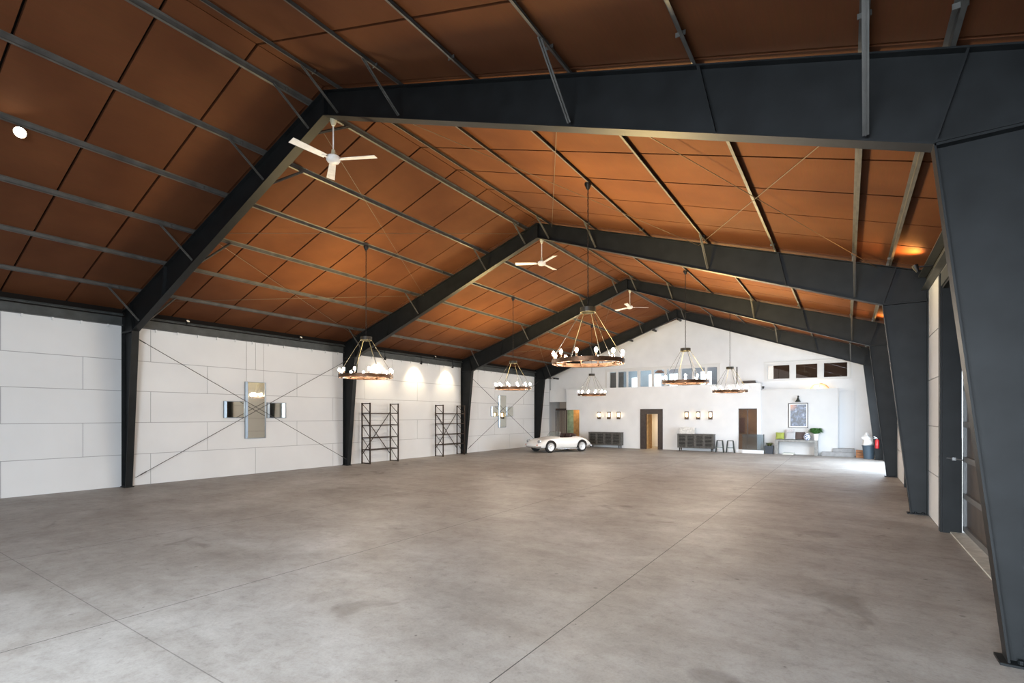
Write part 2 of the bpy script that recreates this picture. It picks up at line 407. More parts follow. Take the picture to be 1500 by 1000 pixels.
for j, (x, z, lb) in enumerate(((-8.16, 7.60, 'nearest the roof peak'), (-9.63, 7.12, 'second from the roof peak'), (-11.11, 6.64, 'third from the roof peak'), (-16.35, 4.50, 'lowest, beside the far left column'))):
    tag(MB().box(-.05, .05, -.62, 0, -.045, .045).build('purlin_stub', M_chain, loc=(x, YG, z)), 'short black purlin end showing at the white gable, '+lb, 'bracket', 'black stubs on the gable wall')  # added stubs standing in for the purlin ends at the gable
# steps
mb = MB(); mb.box(-1.05, .30, 29.25, 29.62, 0, .20); mb.box(-.38, .30, 29.62, YG, 0, .20); mb.box(-.58, .30, 29.48, 29.62, .20, .38); mb.box(-.38, .30, 29.62, YG, .20, .38)
struct(mb.build('trim_6', M_concrete2))
# flush door in the alcove
mb = MB(); mb.box(-.33, .32, YG-.03, YG, .38, 3.25)
struct(mb.build('door_1', mat('door_grey', (.66, .67, .68), .6)))
area('loft_fill', (-1.9, 31.4, 5.6), (0, .4, -1), 3.5, .6, 12, (1, .9, .8))  # added lamp lighting the brown wall behind the large windows
# warm lights in the rooms
for loc, p in (((-9.9, 31.0, 2.7), 170), ((-15.2, 30.45, 2.8), 60), ((-4.6, 30.5, 2.8), 75)):
    spot('room_downlight', loc, (0, 0, -1), p, (1, .68, .36), 2.6, 1, .12)

# brown framed doorway
mb = MB(); mb.box(-10.41, -10.06, 29.46, 29.66, 0, 2.39); mb.box(-9.34, -9.05, 29.46, 29.66, 0, 2.39); mb.box(-10.06, -9.34, 29.46, 29.66, 2.10, 2.39)
d2 = struct(mb.build('door_2', M_brown))
mb = MB(); mb.box(-10.06, -9.98, 29.60, 30.35, .01, 2.08); mb.build('door_leaf', M_wood, d2)
# opening with fixed glass
tag(MB().box(-.26, .26, -.03, 0, -.42, .42).build('red_panel', mat('oxblood', (.10, .03, .025), .5), loc=(-5.15, 31.39, 1.45)), 'dark red framed panel on the wall inside the glass doorway', 'picture')
o = struct(MB().box(-4.93, -4.0, 29.60, 29.61, .17, 2.38).build('window_%d' % k, M_glass_u)); k += 1
mb = MB(); mb.box(-4.50, -4.46, 29.57, 29.64, .17, 2.38); mb.box(-4.93, -4.0, 29.57, 29.64, 2.34, 2.38); mb.build('window_frame', M_brown, o)

# ------------------------------------------------------------------ portal frames
def frame(i, y):
    labels = ['nearest black steel frame, its huge tapered column along the photo\'s right edge',
              'second black steel frame away, landing on the left wall just before the pair of racks',
              'third black steel frame away, landing on the left wall between far rack and far mirrors',
              'farthest black steel frame, right in front of the white gable wall']
    t = thing('steel_frame', labels[i], 'steel frame', (XC, y, 0), 0, 'rigid steel frames')
    fw = .085
    for s in (-1, 1):
        # column: offsets from centre
        ob, oi0, oi1, zk, ze = HW-.012, 8.86, 8.40, 4.32, 7.82-.32*(HW-.012)
        mb = MB(); mb.prism([(s*oi0, .02), (s*ob, .02), (s*ob, zk), (s*oi1, zk)], -.006, .006)
        mb.beam((s*oi0, 0, .0), (s*oi1, 0, zk), fw*2, .016, up=(1,0,0)); mb.beam((s*(ob-.01), 0, 0), (s*(ob-.01), 0, ze-.01), fw*2, .014, up=(1,0,0))
        mb.box(min(s*8.80, s*ob), max(s*8.80, s*ob), -.11, .11, 0, .02)
        mb.beam((s*oi1, 0, zk-.012), (s*ob, 0, zk-.012), fw*2, .022)
        for bx, by in ((8.93, -.06), (9.05, -.06), (8.93, .06)): mb.lathe([(.02, .02), (.02, .05), (0, .05)], (s*bx, by, 0), 6)
        mb.build('column', M_steel, t)
        mb = MB(); zb = 7.38
        mb.prism([(0, zb), (s*oi1, zk), (s*ob, zk+.0), (s*ob, ze), (0, 7.82)], -.006, .006)
        mb.beam((0, 0, zb), (s*oi1, 0, zk), fw*2, .018); mb.beam((0, 0, 7.815), (s*(ob), 0, ze-.008), fw*2, .016)
        mb.beam((s*oi1, 0, zk+.014), (s*ob, 0, zk+.014), fw*2, .022)
        # end plates and web stiffeners
        def zlow(o): return zb-(zb-zk)/oi1*o
        mb.beam((s*6.62, 0, zlow(6.62)), (s*6.45, 0, 7.82-.32*6.45), fw*2-.01, .03, up=(1,0,0))
        mb.beam((s*oi1, 0, zk), (s*8.62, 0, 7.82-.32*8.62), fw*2-.01, .02, up=(1,0,0))
        mb.beam((s*.012, 0, zb), (s*.012, 0, 7.82), fw*2, .02, up=(1,0,0))
        mb.build('rafter', M_steel, t)
        for kk in (0, 1, 3, 5):
            o = POFF[kk]; zt = 7.82-.32*o
            for dy in (-1, 1):
                m2 = MB(); a = Vector((s*o, dy*.78, zt+.02)); b = Vector((s*(o+.02), dy*.09, zlow(o)+.03))
                m2.beam(a, b, .05, .006, up=(s, 0, 0)); m2.beam(a+Vector((0,0,0)), b, .006, .05, up=(s, 0, 0))
                m2.build('brace', M_purlin, t)
    return t
for i, y in enumerate(FY): frame(i, y)

# purlins: one run each
names = ['next to the ridge', 'second from the ridge', 'third from the ridge', 'fourth from the ridge', 'fifth from the ridge', 'sixth from the ridge', 'lowest of all, close to the door wall']
for s in (-1, 1):
    for kk, o in enumerate(POFF+([8.5] if s > 0 else [])):
        mb = MB(); zt = -0.0; w = .036; t = .006; dz = .32*w
        # z section following the slope
        mb.prism([(0, 0), (s*w, -dz), (s*w, -dz+t), (0, t)], Y0, 33.2)
        mb.prism([(0, 0), (s*t, 0), (s*t, DK), (0, DK)], Y0, 33.2)
        mb.prism([(0, DK), (-s*w, DK+dz), (-s*w, DK+dz-t), (0, DK-t)], Y0, 33.2)
        for f in FY: mb.box(-.05, .05, f-.55, f-.54, .01, DK-.02)
        ob = mb.build('roof_purlin', M_purlin, loc=(XC+s*o, 0, 7.82-.32*o+(.003)))
        tag(ob, 'thin steel roof purlin on the %s slope, %s' % ('left' if s < 0 else 'right', names[kk]), 'purlin', 'roof purlins')

# roof and wall brace rods
def rod(name, a, b, r, label, cat, m, group):
    a, b = Vector(a), Vector(b); c = (a+b)/2
    mb = MB(); mb.tube([a-c, b-c], r, 6)
    ends = [(a-c), (b-c)]
    o = mb.build(name, m, loc=c); tag(o, label, cat, group)
    for e, dd in ((ends[0], (ends[1]-ends[0]).normalized()), (ends[1], (ends[0]-ends[1]).normalized())):
        MB().tube([e+dd*.12, e+dd*.30], r*1.7, 6).build('turnbuckle', m, o)
    return o
xr = XL+.30
rod('brace_rod', (xr, 5.76, 4.20), (xr, 12.90, .26), .009, 'thin steel wall brace falling away behind the near mirror cross, high at the nearest column', 'brace rod', M_rod, 'wall brace rods')
rod('brace_rod', (xr+.03, 5.76, .26), (xr+.03, 12.90, 4.20), .009, 'thin steel wall brace rising away across the near mirror cross from the nearest column\'s foot', 'brace rod', M_rod, 'wall brace rods')
rod('brace_rod', (xr, 20.58, 4.20), (xr, 27.76, .26), .011, 'thin steel wall brace crossing the far mirror cross, low end behind the car', 'brace rod', M_rod, 'wall brace rods')
rod('brace_rod', (xr+.03, 20.58, .26), (xr+.03, 27.76, 4.20), .011, 'thin steel wall brace crossing the far mirror cross, high end behind the far chandelier', 'brace rod', M_rod, 'wall brace rods')
def roofp(o, s, y): return (XC+s*o, y, 7.82-.32*o-.06)
for (ya, yb, bay) in ((FY[0]+.05, FY[1]-.05, 'second'), (FY[2]+.05, FY[3]-.05, 'last')):
    for s, sd in ((-1, 'left'), (1, 'right')):
        for (o1, o2, w) in ((.5, 4.7, 'upper'), (4.7, 8.3, 'lower')):
            for a, b, dr in ((o1, o2, 'dropping away'), (o2, o1, 'rising away')):
                rod('roof_cable', roofp(a, s, ya), roofp(b, s, yb), .006, 'thin roof cable in the %s bay, %s slope, %s pair, %s' % (bay, sd, w, dr), 'cable', M_wire, 'roof brace cables')

# ------------------------------------------------------------------ chandeliers
def chandelier(loc, label):
    x, y, ztopz = loc
    t = thing('ring_chandelier', label, 'chandelier', (x, y, 3.05), 0, 'ring chandeliers with candle bulbs')
    H = ztopz-3.05                      # height of purlin above ring base
    n = 48; R = .74
    mb = MB(); prof = [(R, 0), (R, .085), (R-.012, .085), (R-.012, 0)]
    vs = []; fs = []
    for k in range(n):
        a = 2*PI*k/n
        for r, z in prof: vs.append((r*math.cos(a), r*math.sin(a), z))
    for k in range(n):
        for j in range(4): fs.append((k*4+j, ((k+1) % n)*4+j, ((k+1) % n)*4+(j+1) % 4, k*4+(j+1) % 4))
    mb.add(vs, fs); 
    mb.tube([( (R-.09)*math.cos(2*PI*k/32), (R-.09)*math.sin(2*PI*k/32), -.0) for k in range(32)], .012, 6, closed=True)
    for k in range(12):
        a = 2*PI*k/12; mb.beam(((R-.09)*math.cos(a), (R-.09)*math.sin(a), 0), (R*math.cos(a), R*math.sin(a), .02), .02, .006)
    mb.build('ring', M_rust, t)
    cr = .16; cz = 1.05
    MB().lathe([(.03, cz+.10), (cr, cz+.10), (cr, cz), (cr-.015, cz), (cr-.015, cz+.085), (.03, cz+.085)], n=28).build('collar', M_chain, t)
    for k in range(6):
        a = 2*PI*(k+.5)/6; c, s_ = math.cos(a), math.sin(a)
        p0 = Vector((cr*.93*c, cr*.93*s_, cz+.01)); p1 = Vector(((R-.006)*c, (R-.006)*s_, .08))
        MB().tube([p0, p1], .006, 5).build('suspension_rod', M_chain, t)
    # chain
    mb = MB(); z = cz+.09; i = 0
    while z < H-.10:
        pts = []
        for q in range(8):
            a = 2*PI*q/8; u = .016*math.cos(a); w = .034*math.sin(a)+z+.03
            pts.append((u, 0, w) if i % 2 else (0, u, w))
        mb.tube(pts, .0055, 4, closed=True); z += .056; i += 1
    mb.build('chain', M_chain, t)
    MB().lathe([(.0, H-.12), (.03, H-.12), (.07, H-.03), (.07, H+.01), (0, H+.01)], n=14).build('canopy', M_chain, t)
    for k in range(12):
        a = 2*PI*(k+.25)/12; px, py = (R-.03)*math.cos(a), (R-.03)*math.sin(a)
        h = MB().lathe([(.006, 0), (.024, .02), (.016, .04), (.016, .125), (0, .125)], n=10).build('candle_holder', M_rust, t); h.location = (px, py, .03)
        b = MB().lathe([(.012, .115), (.015, .13), (.030, .165), (.032, .182), (.023, .208), (.0, .225)], n=10).build('bulb', M_bulb, h)
    return t
ch = [((XC+3.39, 9.33), 'largest, nearest ring chandelier of glowing candle bulbs hanging over the middle of the floor'),
      ((XC-3.39, 9.33), 'glowing ring chandelier hanging in front of the left wall\'s second steel column'),
      ((XC-3.39, 16.73), 'glowing ring chandelier seen above the far mirror cross on the left wall'),
      ((XC+3.39, 16.73), 'glowing ring chandelier seen against the row of small upper windows'),
      ((XC-3.39, 24.2), 'small far ring chandelier seen above the left slatted sideboard'),
      ((XC+3.39, 24.2), 'far ring chandelier seen left of the framed picture, above the glass doorway')]
PZ = 7.82-.32*3.4
c0 = chandelier((ch[0][0][0], ch[0][0][1], PZ), ch[0][1])
for (x, y), lb in ch:   # added spots that brighten the ceiling above each chandelier, besides the bulbs
    spot('ceiling_fill', (x, y, 3.42), (.40, 0, 1) if x > XC else (-.05, 0, 1), (1350 if x > XC else 800)*(1 if y < 14 else (1.35 if y < 20 else .8)), (1, .70, .24), 2.6, .7, .5)
for (x, y), lb in ch[1:]: dup(c0, (x, y, 3.05), lb, rz=random.random())

# ------------------------------------------------------------------ ceiling fans
def fan(loc, rz, label):
    t = thing('ceiling_fan', label, 'ceiling fan', loc, rz, 'white ceiling fans along the ridge')
    MB().lathe([(0, 0), (.055, 0), (.06, -.05), (.03, -.13), (0, -.13)], n=18).build('canopy', M_cream, t)
    MB().tube([(0, 0, -.1), (0, 0, -.62)], .012, 8).build('downrod', M_plastic, t)
    MB().lathe([(0, -.56), (.03, -.57), (.04, -.68), (0, -.68)], n=16).build('coupling', M_cream, t)
    MB().lathe([(0, -.67), (.09, -.68), (.12, -.70), (.12, -.76), (.10, -.79), (.05, -.81), (0, -.81)], n=24).build('motor', M_plastic, t)
    for k in range(3):
        a = 2*PI*k/3; R_ = Matrix.Rotation(a, 3, 'Z'); tl = .18
        mb = MB(); vs = []
        for r, w in ((.16, .055), (.28, .060), (.80, .075)):
            for yy, zz in ((-w, -w*tl), (w, w*tl)):
                for th in (0, .008): vs.append(R_ @ Vector((r, yy, -.745+zz+th)))
        fs = []
        for i in (0, 4): fs += [(i, i+4, i+6, i+2), (i+1, i+3, i+7, i+5), (i, i+1, i+5, i+4), (i+2, i+6, i+7, i+3)]
        fs += [(0, 2, 3, 1), (8, 9, 11, 10)]
        mb.add(vs, fs)
        mb.beam(R_ @ Vector((.09, 0, -.75)), R_ @ Vector((.22, 0, -.75)), .04, .008)
        mb.build('blade', M_plastic, t)
    return t
rzs = [math.radians(27), math.radians(89), math.radians(39)]
f0 = fan((XC+.08, FY[0]+.07, 7.36), rzs[0], 'nearest white three-bladed ceiling fan, hung at the first steel frame\'s peak')
dup(f0, (XC+.08, FY[1]+.07, 7.36), 'middle white ceiling fan, hung at the second steel frame\'s peak', rz=rzs[1])
dup(f0, (XC+.08, FY[2]+.07, 7.36), 'farthest, smallest white ceiling fan, hung at the third steel frame\'s peak', rz=rzs[2])

# ------------------------------------------------------------------ flood and spot fixtures
M_fl = mat('lit_flood', (1, .9, .7), .3, emit=(1, .78, .5), estr=60)
def fixture(name, loc, aim, label, r=.055, lens=M_fl, arm=.18, cat='spotlight', group=None, back=0):
    t = thing(name, label, cat, loc, 0, group); a = Vector(aim).normalized(); q = Vector((0,0,1)).rotation_difference(a).to_matrix()
    def rot(mb): mb.v = [tuple(q @ Vector(v)) for v in mb.v]; return mb
    rot(MB().lathe([(.0, -.13), (r*.5, -.12), (r*.9, -.04), (r*1.05, .02), (r*.95, .02), (r*.8, -.03), (0, -.04)], n=16)).build('lamp_housing', M_chain, t)
    rot(MB().lathe([(0, .0), (r*.9, .0), (r*.9, .008), (0, .014)], n=16)).build('lens', lens, t)
    mb = MB().beam((0, 0, .02), (0, 0, arm), .02, .02)
    if back: mb.beam((0, 0, arm), (back, 0, arm), .02, .02)
    mb.build('bracket', M_chain, t)
    return t
for y, ad in ((14.77, 'leftmost, partly behind the chandelier'), (16.96, 'middle one of three'), (19.19, 'rightmost, beside the third steel column')):
    fixture('spotlight', (XL+.45, y, 4.42), (-.6, 0, -1), 'small black spotlight washing the left wall above the racks, '+ad, group='wall washing spotlights', arm=.355, back=-.37)
    tt = MB(); 
    spot('wall_wash', (XL+.43, y, 4.36), (-.62, 0, -1), 80, (1, .80, .52), 1.7, .7)
fixture('floodlight', (XC-3.4-.03, 2.30, 6.62), (.86, -.42, -.45), 'dazzling round floodlight under the dark near ceiling, upper left', r=.085, cat='floodlight', arm=.12)
for (x, y, lb) in ((XR-.30, 12.0, 'small lamp glowing orange at the right roof edge, just before the second frame'), (XR-.30, 19.4, 'small lamp glowing orange at the right roof edge, beyond the second frame')):
    fixture('eave_uplight', (x, y, 4.80), (-.35, 0, 1), lb, r=.05, cat='uplight', arm=-.02, group='roof edge uplights', back=.27)
    spot('uplight_beam', (x-.02, y, 4.87), (-.55, -.25, 1), 80, (1, .42, .10), 2.6, .9)
M_off = mat('frosted_lens', (.6, .6, .56), .3, emit=(1, .8, .55), estr=.3)
ulab = iter(['just beyond the nearest column', 'in front of the second column', 'above the nearer iron rack', 'above the gap between the racks', 'past the third column', 'before the farthest column'])
for j, (y, pw) in enumerate(((7.12, 1), (10.9, 1), (14.4, .8), (18.1, .8), (21.8, .3), (25.6, .3))):
    fixture('beam_floodlight', (XL+.30, y, 4.86), (.8, 0, .55), 'small pale floodlight on the left wall beam, '+next(ulab), r=.05, lens=M_off, arm=-.065, cat='floodlight', group='floodlights on the left wall beam', back=-.15)

# ------------------------------------------------------------------ mirrors in a cross
def mirror(y0, y1, z0, z1, label, tilt=0):
    t = thing('wall_mirror', label, 'mirror', (XL+.0, (y0+y1)/2, (z0+z1)/2), 0, 'mirrors hung as two crosses')
    hw, hh = (y1-y0)/2, (z1-z0)/2; D = .09; bv = .07
    mb = MB(); mb.box(.001, D-.03, -hw, hw, -hh, hh); mb.build('mirror_back', M_mframe, t)
    a = [(D-.03, -hw, -hh), (D-.03, hw, -hh), (D-.03, hw, hh), (D-.03, -hw, hh)]
    b = [(D, -hw+bv, -hh+.02), (D, hw-bv, -hh+.02), (D, hw-bv, hh-.02), (D, -hw+bv, hh-.02)]
    MB().add(a+b, [(i, (i+1) % 4, (i+1) % 4+4, i+4) for i in range(4)]+[(0, 3, 2, 1)]).build('bevelled_rim', mat('blue_rim', (.34, .40, .46), .28, .9), t)
    dx = tilt
    MB().add([(D+.002-dx, -hw+bv, -hh+.02), (D+.002+dx, hw-bv, -hh+.02), (D+.002+dx, hw-bv, hh-.02), (D+.002-dx, -hw+bv, hh-.02)], [(0, 1, 2, 3)]).build('glass', M_mirror, t)
    return t
mirror(8.99, 9.71, 1.22, 3.15, 'tall upright mirror in the middle of the nearer mirror cross')
mirror(8.30, 8.98, 1.92, 2.48, 'square dark-looking mirror on the left arm of the nearer mirror cross')
mirror(9.76, 10.47, 1.91, 2.46, 'square mirror on the right arm of the nearer mirror cross')
mirror(23.76, 24.52, 1.31, 3.18, 'tall upright mirror in the middle of the farther mirror cross')
mirror(23.03, 23.75, 1.96, 2.53, 'square mirror on the left arm of the farther mirror cross')
mirror(24.53, 25.27, 1.96, 2.53, 'square mirror on the right arm of the farther mirror cross')
for y, lb in ((9.05, 'left of the two'), (9.65, 'right of the two')):
    tag(MB().tube([(0, 0, -.69), (0, 0, .67)], .003, 4).build('hanging_wire', M_wire, loc=(XL+.02, y, 3.85)), 'thin wire above the nearer tall mirror, '+lb, 'wire', 'mirror hanging wires')

# ------------------------------------------------------------------ iron racks
def rack(y0, y1, H, label):
    t = thing('iron_rack', label, 'rack', ((XL+.12+XL+.62)/2, (y0+y1)/2, 0), 0, 'tall open iron racks')
    hy = (y1-y0)/2; hx = .25; lv = [.58, 1.08, 1.60, 2.10]
    for s in (-1, 1):
        mb = MB()
        for x in (-hx, hx): mb.box(x-.022, x+.022, s*hy-.022, s*hy+.022, 0, H)
        for z in [.03]+lv+[H-.03]: mb.box(-hx, hx, s*hy-.014, s*hy+.014, z-.018, z+.018)
        zs = [.03]+lv+[H-.03]
        for a, b in zip(zs, zs[1:]): mb.beam((hx, s*hy, a), (-hx, s*hy, b), .014, .022)
        mb.build('ladder_side', M_rack, t)
    for z in lv:
        mb = MB(); mb.box(-hx-.0, -hx+.03, -hy, hy, z-.022, z+.012); mb.box(hx-.03, hx, -hy, hy, z-.022, z+.012)
        mb.build('shelf_rail', M_rack, t)
    mb = MB(); mb.beam((-hx-.02, -hy, .35), (-hx-.02, hy, 2.15), .012, .035); mb.beam((-hx-.04, -hy, 2.15), (-hx-.04, hy, .35), .012, .035)
    mb.build('cross_brace', M_rack, t)
    return t
rack(13.82, 15.37, 2.53, 'tall dark iron shelving rack nearer the camera, right of the second steel column')
rack(18.30, 19.93, 2.53, 'tall dark iron shelving rack farther away, just left of the third steel column')

# ------------------------------------------------------------------ sideboards
M_side = mat('grey_oak', (.105, .10, .09), .6, 0, .4, .4, 9)
M_slat = mat('dark_recess', (.02, .018, .016), .8)
def sideboard(x0, x1, label):
    t = thing('slatted_sideboard', label, 'sideboard', ((x0+x1)/2, 29.20, 0), 0, 'slatted sideboards')
    w = (x1-x0)/2; d = .24; zb = .17; zt = .97
    mb = MB(); mb.box(-w, w, -d, d, zt-.035, zt); mb.build('top', M_side, t, .004)
    mb = MB(); mb.cur = 0
    mb.box(-w+.02, -w+.05, -d+.02, d, zb, zt-.035); mb.box(w-.05, w-.02, -d+.02, d, zb, zt-.035); mb.box(-w+.05, w-.05, -d+.02, d, zb, zb+.03)
    mb.cur = 1; mb.box(-w+.05, w-.05, -d+.10, d, zb+.03, zt-.035); mb.build('body', [M_side, M_slat], t)
    dw = (2*w-.10)/4
    for k in range(4):
        a = -w+.05+k*dw+.004; b = a+dw-.008; mb = MB(); z0, z1 = zb+.035, zt-.045; y0, y1 = -d+.0, -d+.028; f = .06
        mb.box(a, a+f, y0, y1, z0, z1); mb.box(b-f, b, y0, y1, z0, z1); mb.box(a+f, b-f, y0, y1, z0, z0+f*.8); mb.box(a+f, b-f, y0, y1, z1-f*.8, z1)
        n = 8
        for q in range(n):
            z = z0+f*.8+(z1-z0-f*1.6)*(q+.5)/n; mb.beam((a+f, -d+.016, z), (b-f, -d+.016, z), .022, .030)
        dd = mb.build('door', M_side, t)
        kx = b-.03 if k % 2 == 0 else a+.03
        MB().lathe([(.012, 0), (.012, -.02), (0, -.02)], (kx, -d, (z0+z1)/2), 8, 'y').build('knob', M_chain, dd)
    for sx in (-1, 1):
        for sy in (-1, 1): MB().lathe([(.022, 0), (.034, zb), (0, zb)], (sx*(w-.14), sy*(d-.07), 0), 10).build('leg', M_chain, t)
sideboard(-13.62, -11.45, 'grey slatted wooden sideboard standing between the white car and the brown doorway')
sideboard(-8.08, -6.08, 'grey slatted wooden sideboard standing right of the brown doorway, white box on top')

# white box on the right sideboard
t = thing('storage_box', 'white patterned box standing on the left half of the right sideboard', 'box', (-7.55, 29.2, .97))
MB().box(-.42, .42, -.16, .16, 0, .31).build('body', mat('white_marbled', (.70, .69, .66), .5, 0, .4, .3, 14), t, .01)
MB().box(-.43, .43, -.17, .17, .31, .36).build('lid', mat('white_lid', (.74, .73, .70), .5, 0, .4, .15, 14), t, .01)

# sconces
M_sg = mat('sconce_glass', (1, .9, .75), .3, emit=(1, .76, .44), estr=9)
M_sb = mat('sconce_wood', (.10, .055, .025), .5)
def sconce(x, label):
    t = thing('wall_sconce', label, 'wall lamp', (x, 29.5, 1.78), 0, 'glowing wall sconces')
    MB().box(-.10, .10, -.02, 0, 0, .46).build('back_plate', M_sb, t)
    mb = MB(); mb.box(-.105, .105, -.12, -.02, 0, .13); mb.build('base_block', M_sb, t)
    mb = MB(); mb.box(-.105, .105, -.12, -.02, .40, .45)
    for sx in (-1, 1): mb.box(min(sx*.09, sx*.105), max(sx*.09, sx*.105), -.12, -.105, .13, .40)
    mb.build('top_rail', M_sb, t)
    MB().lathe([(0, .13), (.06, .14), (.065, .36), (.05, .39), (0, .39)], (0, -.068, 0), 14).build('lamp_glass', M_sg, t)
    return t
for x, lb in ((-13.08, 'leftmost of three above the left sideboard'), (-12.42, 'middle one of three above the left sideboard'), (-11.78, 'rightmost of three above the left sideboard'),
              (-7.66, 'leftmost of three above the right sideboard'), (-7.02, 'middle one of three above the right sideboard'), (-6.36, 'rightmost of three above the right sideboard')):
    sconce(x, 'glowing wooden glass wall sconce, '+lb)

# stools
M_stool = mat('gunmetal', (.11, .125, .115), .35, .8, .5, .3, 12)
def stool(x, y, label):
    t = thing('metal_stool', label, 'stool', (x, y, 0), .12, 'backless metal stools')
    H = .66; mb = MB(); mb.box(-.155, .155, -.155, .155, H-.035, H); mb.build('seat', M_stool, t, .02)
    for sx in (-1, 1):
        for sy in (-1, 1):
            mb = MB(); mb.beam((sx*.20, sy*.20, 0), (sx*.135, sy*.135, H-.03), .045, .03); mb.build('leg', M_stool, t)
    mb = MB(); h = .175
    for a, b in (((-h, -h), (h, -h)), ((h, -h), (h, h)), ((h, h), (-h, h)), ((-h, h), (-h, -h))): mb.beam((*a, .26), (*b, .26), .012, .03)
    mb.build('foot_rail', M_stool, t)
stool(-5.78, 29.0, 'backless metal stool right beside the right sideboard'); stool(-5.24, 29.0, 'backless metal stool farther from the sideboard, nearer the glass doorway')

# ------------------------------------------------------------------ glass railing
t = thing('glass_railing', 'low clear glass railing in front of the glass doorway', 'railing', (-4.05, 29.15, 0))
MB().box(-.62, .42, -.006, .006, .17, 1.0).build('glass_pane', M_glass_b, t)
MB().box(-.62, .42, -.05, .05, 0, .17).build('base', M_white, t)
mb = MB(); mb.box(.40, .44, -.02, .02, 0, 1.02); mb.build('post', M_trim, t)

# planter with grasses
t = thing('planter', 'dark square tub of leafy plants left of the grey bench', 'planter', (-3.40, 29.32, 0))
MB().prism([(-.17, 0), (.17, 0), (.20, .42), (-.20, .42)], -.17, .17).build('tub', mat('navy_tub', (.02, .028, .04), .5), t, .01)
def leaves(n, R, H, base, sz, droop=.4, ymax=.20):
    mb = MB()
    for i in range(n):
        a = random.random()*2*PI; r = R*math.sqrt(random.random()); h = H*(.5+.5*random.random())
        d = Vector((math.cos(a), math.sin(a), 0)); s_ = Vector((-d.y, d.x, 0)); p0 = Vector((0, 0, base))+d*r*.15
        p1 = p0+d*r*.6+Vector((0, 0, h)); p2 = p0+d*r*1.1+Vector((0, 0, h*(1-droop*random.random())))
        w = sz*(.6+.8*random.random())
        mb.add([p0-s_*w*.2, p0+s_*w*.2, p1+s_*w, p1-s_*w, p2], [(0, 1, 2, 3), (3, 2, 4)])
    mb.v = [(x, min(y, ymax), z) for x, y, z in mb.v]
    return mb
M_leaf = mat('leaf_green', (.06, .17, .04), .5, 0, .4, .4, 20); M_leaf2 = mat('leaf_mixed', (.13, .15, .05), .5, 0, .4, .5, 20)
leaves(90, .24, .20, .38, .022).build('foliage', M_leaf2, t)

# ------------------------------------------------------------------ bench and what stands on it
M_bench = mat('weathered_grey_wood', (.26, .255, .24), .65, 0, .4, .3, 10)
t = thing('console_bench', 'weathered grey wooden console table against the white partition', 'table', (-2.16, 29.34, 0))
MB().box(-.95, .95, -.21, .21, .66, .76).build('top', M_bench, t, .004)
for s in (-1, 1): MB().box(min(s*.95, s*.80), max(s*.95, s*.80), -.20, .20, 0, .66).build('leg', M_bench, t, .004)
def cushion(x, y, w, h, m, label, tilt=.25, rz=0):
    mb = MB(); n = 10; vs = []; fs = []
    for side in (-1, 1):
        for i in range(n+1):
            for j in range(n+1):
                u, v = i/n*2-1, j/n*2-1
                e = (1-abs(u)**3)*(1-abs(v)**3)
                sx = w/2*u*(1-.06*(1-v*v)); sz = h/2*v*(1-.06*(1-u*u))
                vs.append((sx, side*(.012+.065*e**.6), sz))
    N = (n+1)**2
    for sd in (0, 1):
        for i in range(n):
            for j in range(n):
                q = [sd*N+i*(n+1)+j, sd*N+(i+1)*(n+1)+j, sd*N+(i+1)*(n+1)+j+1, sd*N+i*(n+1)+j+1]; fs.append(tuple(q))
    edge = [i*(n+1) for i in range(n+1)]+[n*(n+1)+j for j in range(1, n+1)]+[i*(n+1)+n for i in range(n-1, -1, -1)]+[j for j in range(n-1, 0, -1)]
    for a, b in zip(edge, edge[1:]+edge[:1]): fs.append((a, b, b+N, a+N))
    mb.add(vs, fs, True)
    o = mb.build('cushion', m); o.location = (x, y, .775+h/2*math.cos(tilt)); o.rotation_euler = (-tilt, 0, rz)
    tag(o, label, 'cushion', 'cushions on the grey console table')
cushion(-2.90, 29.36, .40, .36, mat('olive_cloth', (.30, .34, .07), .9, bump=.3), 'olive green cushion, leftmost on the grey console table')
cushion(-2.46, 29.50, .40, .52, mat('pale_cloth', (.55, .52, .53), .9, 0, .3, .3, 18), 'pale patterned cushion standing behind the light grey one', .15)
cushion(-2.42, 29.32, .46, .40, mat('grey_cloth', (.42, .42, .43), .9, bump=.3), 'light grey cushion between the olive and the dark brown cushions')
cushion(-1.99, 29.36, .44, .40, mat('brown_cloth', (.085, .06, .055), .9, bump=.3), 'dark brown cushion right of the light grey one')
def vase_mat():
    m = bpy.data.materials.new('blue_white_glaze'); m.use_nodes = True; nt = m.node_tree; b = nt.nodes['Principled BSDF']
    tc = nt.nodes.new('ShaderNodeTexCoord'); n = nt.nodes.new('ShaderNodeTexVoronoi'); n.inputs['Scale'].default_value = 14
    r = nt.nodes.new('ShaderNodeValToRGB'); r.color_ramp.interpolation = 'CONSTANT'; r.color_ramp.elements[0].color = (.03, .06, .22, 1); r.color_ramp.elements[1].color = (.75, .78, .82, 1); r.color_ramp.elements[1].position = .46
    nt.links.new(tc.outputs['Object'], n.inputs[0]); nt.links.new(n.outputs['Distance'], r.inputs[0]); nt.links.new(r.outputs[0], b.inputs['Base Color']); b.inputs['Roughness'].default_value = .15
    return m
tag(MB().lathe([(.07, 0), (.13, .06), (.16, .16), (.13, .26), (.06, .32), (.07, .36), (.05, .36), (0, .30)], n=24).build('ginger_jar', vase_mat(), loc=(-1.68, 29.20, .76)), 'round blue and white patterned vase between the brown cushion and the fern', 'vase')
t = thing('potted_fern', 'bushy green fern in a white pot on the console table\'s right end', 'plant', (-1.30, 29.34, .76))
MB().lathe([(.09, 0), (.13, .33), (.115, .33), (.09, .29), (0, .29)], n=20).build('pot', mat('white_pot', (.80, .80, .78), .35), t)
leaves(420, .35, .34, .28, .022, .8).build('fronds', M_leaf, t)
